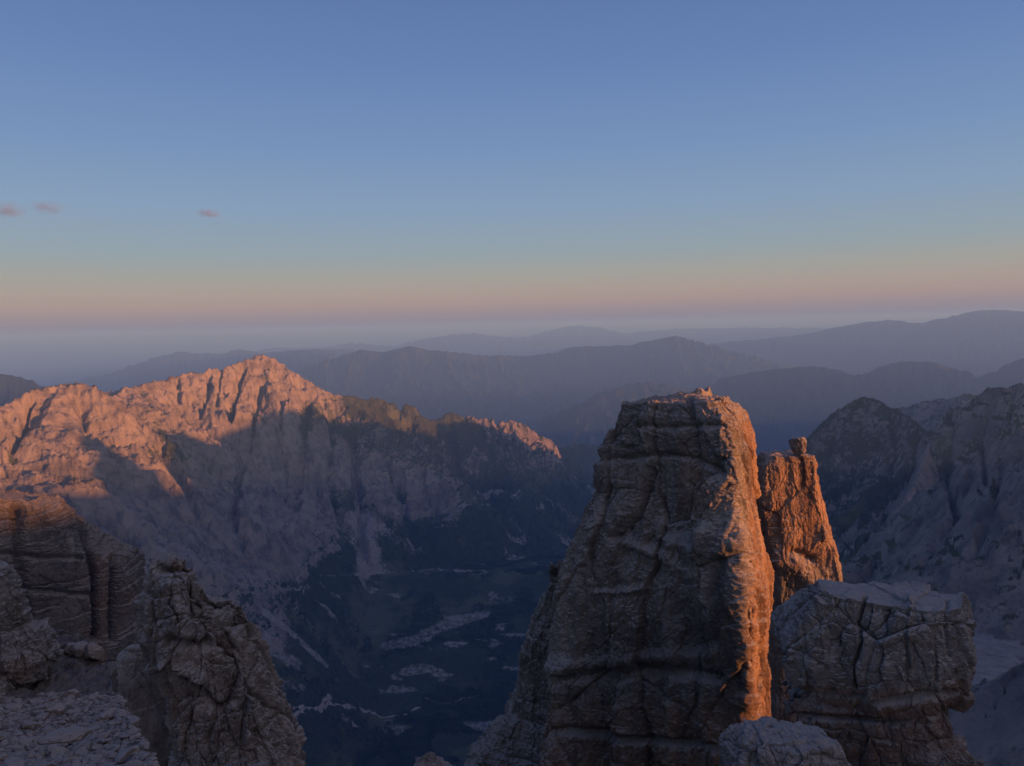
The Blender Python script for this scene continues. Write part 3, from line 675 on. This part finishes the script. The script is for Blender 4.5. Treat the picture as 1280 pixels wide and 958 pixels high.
T1 = [(499, 778, 905), (504, 769, 917), (515, 763, 931), (540, 760, 941), (570, 752, 946), (600, 740, 947), (630, 726, 955), (660, 719, 963), (700, 710, 972), (740, 702, 976),
      (780, 692, 972), (820, 688, 970), (860, 684, 974), (958, 678, 985)]
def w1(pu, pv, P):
    return .15+.55*sstep(840, 900, pv)+.45*np.exp(-((pu-870)/30)**2-((pv-640)/60)**2)+.7*sstep(925, 940, pu)*sstep(500, 560, pv)*sstep(900, 870, pv)+.3*sstep(895, 915, pu)*sstep(560, 540, pv)  # warm patches; the right-edge terms also paint the sunlit glow into the rock
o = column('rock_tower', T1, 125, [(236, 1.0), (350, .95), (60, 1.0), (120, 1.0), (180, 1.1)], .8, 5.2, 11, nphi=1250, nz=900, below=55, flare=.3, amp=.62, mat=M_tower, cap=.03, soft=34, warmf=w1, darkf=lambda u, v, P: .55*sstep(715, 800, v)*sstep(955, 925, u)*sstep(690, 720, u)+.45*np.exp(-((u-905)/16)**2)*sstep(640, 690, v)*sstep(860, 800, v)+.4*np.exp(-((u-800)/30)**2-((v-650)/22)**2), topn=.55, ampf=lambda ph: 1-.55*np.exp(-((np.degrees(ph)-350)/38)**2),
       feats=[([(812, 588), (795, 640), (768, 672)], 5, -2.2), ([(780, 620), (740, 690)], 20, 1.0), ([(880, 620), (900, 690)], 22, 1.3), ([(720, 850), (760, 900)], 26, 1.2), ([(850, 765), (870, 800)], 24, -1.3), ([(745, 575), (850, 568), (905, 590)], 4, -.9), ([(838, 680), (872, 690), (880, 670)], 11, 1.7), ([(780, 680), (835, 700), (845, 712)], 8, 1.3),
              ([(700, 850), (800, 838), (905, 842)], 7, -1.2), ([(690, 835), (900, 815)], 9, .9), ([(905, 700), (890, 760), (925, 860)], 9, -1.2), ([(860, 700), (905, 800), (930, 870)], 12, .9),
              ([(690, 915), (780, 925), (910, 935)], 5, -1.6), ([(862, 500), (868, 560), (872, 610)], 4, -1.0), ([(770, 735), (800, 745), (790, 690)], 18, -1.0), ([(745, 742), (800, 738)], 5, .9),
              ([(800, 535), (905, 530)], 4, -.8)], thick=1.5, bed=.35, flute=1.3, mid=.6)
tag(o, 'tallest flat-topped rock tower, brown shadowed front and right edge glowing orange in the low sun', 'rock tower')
T2 = [(568, 956, 1017), (573, 948, 1023), (579, 944, 1025), (590, 942, 1024), (620, 940, 1027), (650, 943, 1033), (670, 946, 1040), (690, 953, 1050), (715, 958, 1056), (760, 960, 1056), (860, 955, 1065)]
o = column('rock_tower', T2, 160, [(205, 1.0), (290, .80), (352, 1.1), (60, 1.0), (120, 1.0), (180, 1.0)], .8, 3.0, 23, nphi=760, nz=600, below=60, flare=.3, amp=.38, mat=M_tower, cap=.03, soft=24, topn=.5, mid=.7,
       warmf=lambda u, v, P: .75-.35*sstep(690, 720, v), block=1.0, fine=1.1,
       feats=[([(975, 700), (1000, 712), (1020, 735)], 12, 1.3), ([(990, 690), (1018, 700)], 5, -1.2)])
tag(o, 'slim rock tower behind the tallest one, orange in the sun and carrying a balanced boulder', 'rock tower')
T1b = [(703, 684, 735), (715, 682, 745), (740, 674, 750), (770, 660, 760), (820, 645, 765), (870, 631, 765), (915, 612, 770), (945, 592, 770), (958, 584, 770)]
o = column('rock_buttress', T1b, 138, [(235, 1.0), (300, 1.0), (30, 1.0), (100, 1.0), (175, 1.05)], .8, 4.6, 31, nphi=620, nz=520, below=50, flare=.3, amp=.7, mat=M_tower, cap=.15, soft=12, block=.8, flute=1.3)
tag(o, 'craggy grey buttress stepping down from the left foot of the tallest tower', 'rock buttress')
T3 = [(742, 1020, 1198), (748, 1012, 1203), (762, 993, 1206), (785, 972, 1212), (808, 958, 1220), (820, 957, 1221), (845, 966, 1214), (860, 978, 1204), (868, 992, 1196),
      (874, 970, 1197), (888, 962, 1198), (897, 985, 1196), (905, 990, 1204), (925, 1000, 1215), (945, 1010, 1226), (958, 1010, 1228)]
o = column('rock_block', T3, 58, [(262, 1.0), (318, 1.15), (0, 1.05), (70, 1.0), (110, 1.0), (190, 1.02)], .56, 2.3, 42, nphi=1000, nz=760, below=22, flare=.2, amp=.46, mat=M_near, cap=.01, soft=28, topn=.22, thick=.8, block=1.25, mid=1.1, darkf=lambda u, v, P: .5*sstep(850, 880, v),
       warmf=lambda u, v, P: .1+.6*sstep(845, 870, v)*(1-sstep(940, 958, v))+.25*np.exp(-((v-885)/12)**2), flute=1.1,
       feats=[([(1081, 745), (1073, 778), (1078, 803), (1068, 832), (1071, 862)], 2.0, -.6), ([(1004, 775), (1008, 815), (1030, 830)], 2, -.2), ([(985, 812), (1020, 822)], 2, -.2), ([(975, 868), (1080, 872), (1200, 870)], 3.5, -.8),
              ([(990, 894), (1100, 898), (1200, 896)], 3, -.6), ([(1137, 750), (1139, 830)], 3, .3), ([(1183, 735), (1187, 820)], 2.5, -.25)])
tag(o, 'broad flat-topped rock block with vertical cracks and undercut red-brown layers, lower right of the towers', 'rock block')
T4 = [(918, 926, 1044), (924, 916, 1050), (935, 909, 1060), (958, 906, 1070)]
o = column('rock_outcrop', T4, 40, [(255, 1.0), (315, 1.0), (10, 1.0), (80, 1.0), (150, 1.0), (200, 1)], .8, 1.3, 53, nphi=640, nz=330, below=14, flare=.3, amp=.5, mat=M_near, cap=.04, soft=22, topn=.6, block=1.3)
tag(o, 'low blocky grey outcrop at the bottom edge in front of the broad rock block', 'rock outcrop')
T5 = [(696, 192, 226), (702, 188, 238), (716, 182, 252), (735, 178, 268), (752, 176, 296), (762, 176, 314), (790, 180, 328), (820, 193, 337), (850, 200, 346), (880, 206, 355), (920, 211, 366), (958, 216, 378)]
o = column('rock_pinnacle', T5, 42, [(240, 1.0), (285, 1.0), (340, 1.0), (60, 1.0), (130, 1.0), (185, 1.0)], .8, 1.9, 67, nphi=900, nz=700, below=16, flare=.25, amp=.62, mat=M_near, cap=.2, soft=16, thick=.8, bed=.8, block=1.15,
       warmf=lambda u, v, P: .15+.5*np.exp(-((u-235)/40)**2-((v-700)/14)**2)+.2*np.exp(-((v-815)/20)**2),
       feats=[([(215, 800), (250, 812), (262, 806)], 8, -.7), ([(225, 845), (262, 885), (282, 895)], 6, -.55), ([(212, 830), (250, 850)], 9, .6), ([(200, 712), (240, 708)], 4, -.5), ([(262, 725), (272, 770)], 3, -.3),
              ([(255, 930), (270, 900), (300, 880)], 4, -.4), ([(215, 735), (235, 790)], 14, .5), ([(285, 760), (300, 800)], 4, -.3), ([(184, 740), (192, 860), (204, 958)], 5, -.6)])
tag(o, 'jagged grey-brown rock pinnacle with a dark overhanging cap, lower left', 'rock pinnacle')
T6 = [(812, 160, 178), (820, 150, 186), (840, 144, 198), (870, 142, 206), (895, 146, 212), (915, 152, 217), (958, 158, 224)]
o = column('rock_slab', T6, 47, [(260, 1.0), (320, 1.0), (30, 1.0), (100, 1.0), (190, 1.0)], .6, 1.3, 71, nphi=420, nz=360, below=14, flare=.2, amp=.32, mat=M_near, cap=.3, soft=10, warmf=lambda u, v, P: .1+0*u, block=.6)
tag(o, 'smooth upright brown slab wedged in the dark gap left of the jagged pinnacle', 'rock slab')
T7 = [(620, -170, 66), (626, -180, 80), (634, -185, 94), (654, -190, 114), (672, -195, 140), (690, -200, 164), (705, -200, 182), (740, -205, 190), (800, -210, 196), (900, -215, 205)]
o = column('cliff', T7, 520, [(240, 1.1), (292, 1.0), (345, 1.0), (60, 1.0), (130, 1.0), (185, 1.0)], .4, 15, 83, nphi=900, nz=640, below=260, flare=.3, amp=.42, mat=M_cliff, cap=.02, soft=22, bed=1.9, thick=.42, topn=.15, tilt=-.2, block=.75, mid=.9,
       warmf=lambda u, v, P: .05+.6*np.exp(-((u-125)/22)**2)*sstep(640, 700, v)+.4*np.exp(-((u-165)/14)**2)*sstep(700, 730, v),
       feats=[([(100, 650), (118, 720), (122, 800)], 4, -9), ([(60, 640), (90, 700)], 14, 6), ([(140, 700), (143, 800)], 4, -7), ([(20, 640), (24, 700), (40, 780)], 6, -6), ([(-20, 690), (100, 700)], 3, -4), ([(0, 735), (120, 745)], 3, -4)])
tag(o, 'banded brown cliff at the left edge with sunlight on its flat top', 'cliff')

# ---- boulders and stones: irregular hulls of broken rock
def stone_mesh(name, seed, mat, n=5, squash=(1, .8, .6), rough=.12, flat=False):
    rs = np.random.RandomState(seed)
    import bmesh
    bm = bmesh.new(); bmesh.ops.create_icosphere(bm, subdivisions=n, radius=1)
    V = np.array([v.co[:] for v in bm.verts]); Fq = np.array([[v.index for v in f.verts] for f in bm.faces]); bm.free()
    nn = rs.normal(size=(11, 3)); nn /= np.linalg.norm(nn, axis=1, keepdims=True); dd = rs.uniform(.55, .92, 11)
    for q, d in zip(nn, dd):                                # cut facets
        h = V@q-d; V = V-np.where(h > 0, h*.9, 0)[:, None]*q
    if n >= 3:
        f = fbm(V[:, 0]*1.3+seed, V[:, 1]*1.3, V[:, 2]*1.3, 4); a, b, c = voronoi(V[:, 0]*2.2+seed, V[:, 1]*2.2, V[:, 2]*2.2)
        V = V*(1+rough*f+rough*.6*(c-.5)-rough*.8*np.exp(-(b-a)/.06))[:, None]
    V = V*np.array(squash)
    return mesh_from(name, V, Fq, mat, dict(warm=np.full(len(V), .2)), smooth=not flat)
def put(o, u, v, r, w, rz=0, rx=0, ry=0, lift=0):
    """w = width in photo pixels at distance r; v = where its middle is seen"""
    s = w/2/F0*r*1.05; o.scale = (s, s, s); o.location = unproj(u, v, r)+np.array([0, 0, lift]); o.rotation_euler = (rx, ry, rz)
M_boulder = rock_material('boulder_rock', .5, bs=.5)
o = stone_mesh('balanced_boulder', 5, M_boulder, 6, (.92, .85, 1.12), .2); put(o, 997, 557, 156, 22.5, .4, 0, .12)
tag(o, 'small upright boulder balanced on top of the slim sunlit tower', 'boulder')
o = stone_mesh('pointed_rock', 9, M_boulder, 6, (1.0, .8, .9), .2); put(o, 901, 503, 122, 17, .9, 0, .3)
tag(o, 'small pointed sunlit rock on the right end of the tallest tower top', 'boulder')

# ---- the ledge at lower left, with its rubble
LEDGE = [(-140, 700, 26), (-60, 730, 25), (0, 780, 24), (35, 795, 24), (75, 806, 23.5), (110, 812, 23), (133, 830, 22), (150, 868, 19), (168, 905, 15.5), (185, 935, 13.5), (196, 965, 12.2), (215, 1010, 10.8), (240, 1080, 9)]
LP = crest(LEDGE)
def ledge():
    nu, nv = 520, 460
    s = np.linspace(0, len(LP)-1, nu); ex = np.interp(s, np.arange(len(LP)), LP[:, 0]); ey = np.interp(s, np.arange(len(LP)), LP[:, 1]); ez = np.interp(s, np.arange(len(LP)), LP[:, 2])
    # inner edge: the ground towards the camera's feet
    inner = np.array([(-14., 2.), (-3., 1.)]); ix = np.linspace(-17, -2.2, nu); iy = np.linspace(3, 1.6, nu)
    inr = np.hypot(ix, iy)
    T = np.concatenate([np.linspace(-.32, 0, 120, endpoint=False), np.linspace(0, 1, nv-120)])
    X = np.zeros((nu, nv)); Y = X*0; Z = X*0
    for j, t in enumerate(T):
        if t >= 0:
            X[:, j] = ex*(1-t)+ix*t; Y[:, j] = ey*(1-t)+iy*t
            Z[:, j] = ez*(1-t)+(-2.1-.12*inr)*t - .9*np.sin(PI*t)*(1-t)
        else:
            q = -t/.32; L = np.hypot(ex, ey)
            X[:, j] = ex*(1+.22*q**1.4); Y[:, j] = ey*(1+.22*q**1.4); Z[:, j] = ez-17*q**1.15
    P = np.stack([X, Y, Z], -1)
    N = np.cross(np.gradient(P, axis=0), np.gradient(P, axis=1)); N /= np.linalg.norm(N, axis=-1, keepdims=True)+1e-9
    if N[..., 2].mean() < 0: N = -N
    pu, pv = proj(P)
    rocky = np.clip(sstep(878, 850, pv)+sstep(150, 185, pu)*sstep(960, 860, pv)+(X*0+1)*(T < 0)[None], 0, 1)
    D = par(lambda q: rockfield(q, .8, 97, .8, 1, .6, 1, .6), P)*.8*(.18+.55*rocky)
    D = D+.05*fbm(X*3, Y*3, Z*3, 4)
    P = P+N*D[..., None]
    idx = np.arange(nu*nv).reshape(nu, nv)
    Fq = np.stack([idx[:-1, :-1], idx[1:, :-1], idx[1:, 1:], idx[:-1, 1:]], -1).reshape(-1, 4)
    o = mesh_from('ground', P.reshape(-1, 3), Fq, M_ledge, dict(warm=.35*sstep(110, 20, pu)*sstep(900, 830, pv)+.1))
    tag(o, kind='structure')
    return P, N, pu, pv, rocky, o
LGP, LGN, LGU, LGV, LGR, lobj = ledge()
T8 = [(718, -90, 2), (735, -95, 18), (752, -98, 24), (770, -100, 28), (790, -100, 33), (803, -100, 50), (830, -100, 70), (865, -105, 60)]
o = column('rock_outcrop', T8, 21, [(255, 1.0), (310, 1.0), (10, 1.0), (80, 1.0), (150, 1.0), (200, 1)], .5, .9, 101, nphi=620, nz=420, below=3, flare=.1, amp=.7, mat=M_near, cap=.2, soft=9,
       warmf=lambda u, v, P: .7*np.exp(-((u-15)/30)**2-((v-835)/22)**2))
tag(o, 'broken rock outcrop rising at the left edge above the rubble ledge', 'rock outcrop')
M_stone = rock_material('loose_stone', 1.6, base=(.30, .25, .215), dark=(.14, .115, .10), pale=(.37, .33, .30), bs=.3, vary=True)
for k, (u, v, w, r, lab) in enumerate([(88, 812, 18, 22.6, 'small pale boulder, left of the trio on the ledge rim'), (101, 812, 20, 22.4, 'pinkish boulder in the middle of the trio on the ledge rim'),
                                       (118, 816, 26, 22.2, 'rounded pale boulder, right of the trio on the ledge rim'),
                                       (40, 802, 34, 23, 'flat pale slab lying on the ledge below the left outcrop'), (88, 919, 44, 12.6, 'long flat rectangular stone lying in the middle of the rubble')]):
    sq = (1.15, .8, .5) if 'flat' in lab else (.95, .8, .9)
    o = stone_mesh('boulder', 20+k, M_stone, 5, sq if 'rect' not in lab else (1.35, .8, .36), .12); put(o, u, v, r, w, .2*k, 0, .1)
    tag(o, lab, 'boulder')
def pebbles():
    rs = np.random.RandomState(12)
    protos = [stone_mesh('stone', 60+i, M_stone, 3, (1, rs.uniform(.6, .9), rs.uniform(.4, .7)), .14, flat=True) for i in range(8)]
    m = (LGR < .55) & (LGU > -30) & (LGU < 210) & (LGV > 862+14*fbm(LGP[..., 0]*.8, LGP[..., 1]*.8, 3.3, 3)*2-6) & (LGV < 975)
    Q = LGP[m]; U = LGU[m]; V = LGV[m]; NN = LGN[m]
    # weight by ground area
    n = 300; pick = rs.choice(len(Q), n)
    adj = ['wedge-shaped', 'flat', 'angular', 'rounded', 'blocky', 'splintered', 'chunky', 'thin']
    for i, k in enumerate(pick):
        o = protos[i] if i < 8 else protos[i % 8].copy()
        if i >= 8: COL.objects.link(o)
        s = rs.uniform(.055, .125)*(1+1.3*rs.rand()**4)
        o.location = Q[k]+np.array([0, 0, s*.25]); o.scale = (s, s, s); o.rotation_euler = (rs.uniform(-.5, .5), rs.uniform(-.5, .5), rs.uniform(0, 6.3))
        tag(o, 'loose pale stone in the rubble covering the ledge at lower left', 'stone', 'loose stones in the rubble on the ledge')
    # the countless smaller ones
    n = 14000; pick = rs.choice(len(Q), n); base = []
    import bmesh
    bm = bmesh.new(); bmesh.ops.create_icosphere(bm, subdivisions=1, radius=1); Vb = np.array([v.co[:] for v in bm.verts]); Fb = np.array([[v.index for v in f.verts] for f in bm.faces]); bm.free()
    VV = []
    for i, k in enumerate(pick):
        s = rs.uniform(.02, .04)*(1+2.2*rs.rand()**3)
        Rm = np.array(Matrix.Rotation(rs.uniform(0, 6.3), 3, 'Z') @ Matrix.Rotation(rs.uniform(-.6, .6), 3, 'X'))
        VV.append((Vb*(1+rs.uniform(-.3, .3, (len(Vb), 1)))*np.array([1, rs.uniform(.5, 1), rs.uniform(.3, .7)])*s)@Rm.T+Q[k]+rs.uniform(-.04, .04, 3)*np.array([1, 1, .1]))
    Fq = (np.arange(n)*len(Vb))[:, None, None]+Fb[None]
    tag(mesh_from('gravel', np.concatenate(VV), Fq.reshape(-1, 3), M_stone, dict(warm=np.repeat(rs.uniform(0, .6, n), len(Vb)), dark=np.repeat(rs.uniform(-.3, .75, n), len(Vb))), smooth=False), 'fine pale gravel between the stones on the ledge', 'gravel', kind='stuff')
pebbles()
# rock tips poking into the bottom edge
for u, v, w, r, lab, sd_ in [(541, 968, 52, 16, 'pale rough rock tip poking up at the bottom edge in mid picture', 41), (306, 972, 76, 13, 'grey rock tip at the bottom edge under the jagged pinnacle', 43)]:
    rows = [(v-22, u-w*.2, u+w*.15), (v-14, u-w*.4, u+w*.35), (v+10, u-w*.6, u+w*.6), (v+60, u-w*.9, u+w*.9)]
    o = column('rock_tip', rows, r, [(250, 1.0), (320, 1.0), (30, 1.0), (100, 1.0), (180, 1.0)], .8, .35, sd_, nphi=300, nz=200, below=6, flare=.8, amp=.8, mat=M_near, cap=.5, soft=8)
    tag(o, lab, 'rock')

# ================================================================== CLOUDS (above the haze)
def cloud(u, v, w, h, r, lab, seed, dens):
    P = unproj(u, v, r); s = r/F0
    import bmesh
    bm = bmesh.new(); bmesh.ops.create_icosphere(bm, subdivisions=4, radius=1); V = np.array([q.co[:] for q in bm.verts]); Fq = np.array([[q.index for q in f.verts] for f in bm.faces]); bm.free()
    m = bpy.data.materials.new('cloud_vapour'); m.use_nodes = True; t = m.node_tree; t.nodes.clear()
    out = t.nodes.new('ShaderNodeOutputMaterial'); pv = t.nodes.new('ShaderNodeVolumePrincipled'); pv.inputs['Color'].default_value = (.36, .47, .66, 1)
    co = t.nodes.new('ShaderNodeTexCoord')
    ln = t.nodes.new('ShaderNodeVectorMath'); ln.operation = 'LENGTH'; t.links.new(co.outputs['Object'], ln.inputs[0])
    nz = t.nodes.new('ShaderNodeTexNoise'); nz.inputs['Scale'].default_value = 1.7; nz.inputs['Detail'].default_value = 3
    mp = t.nodes.new('ShaderNodeMapping'); mp.inputs['Location'].default_value = (seed, 0, 0); mp.inputs['Scale'].default_value = (1.6, 1, .8)
    t.links.new(co.outputs['Object'], mp.inputs[0]); t.links.new(mp.outputs[0], nz.inputs['Vector'])
    r1 = t.nodes.new('ShaderNodeMapRange'); r1.inputs[1].default_value = 1.0; r1.inputs[2].default_value = .1; t.links.new(ln.outputs['Value'], r1.inputs[0])
    r2 = t.nodes.new('ShaderNodeMapRange'); r2.inputs[1].default_value = .35; r2.inputs[2].default_value = .65; t.links.new(nz.outputs[0], r2.inputs[0])
    ml = t.nodes.new('ShaderNodeMath'); ml.operation = 'MULTIPLY'; t.links.new(r1.outputs[0], ml.inputs[0]); t.links.new(r2.outputs[0], ml.inputs[1])
    m2 = t.nodes.new('ShaderNodeMath'); m2.operation = 'MULTIPLY'; t.links.new(ml.outputs[0], m2.inputs[0]); m2.inputs[1].default_value = dens
    t.links.new(m2.outputs[0], pv.inputs['Density']); t.links.new(pv.outputs[0], out.inputs['Volume'])
    o = mesh_from('cloud', V, Fq, m); o.location = P; o.scale = (w/2*s, w/2*s, h/2*s)
    o.rotation_euler = (0, rad(1.0), 0)
    return tag(o, lab, 'cloud')
cloud(6, 262, 44, 20, 30000, 'dull pinkish cloud wisp cut by the left edge of the sky', 3, .002)
cloud(60, 260, 40, 17, 31000, 'faint pinkish cloud wisp second from the left edge', 8, .0016)
cloud(261, 267, 32, 12, 33000, 'small lone pinkish cloud wisp, farthest right of the three', 14, .0026)
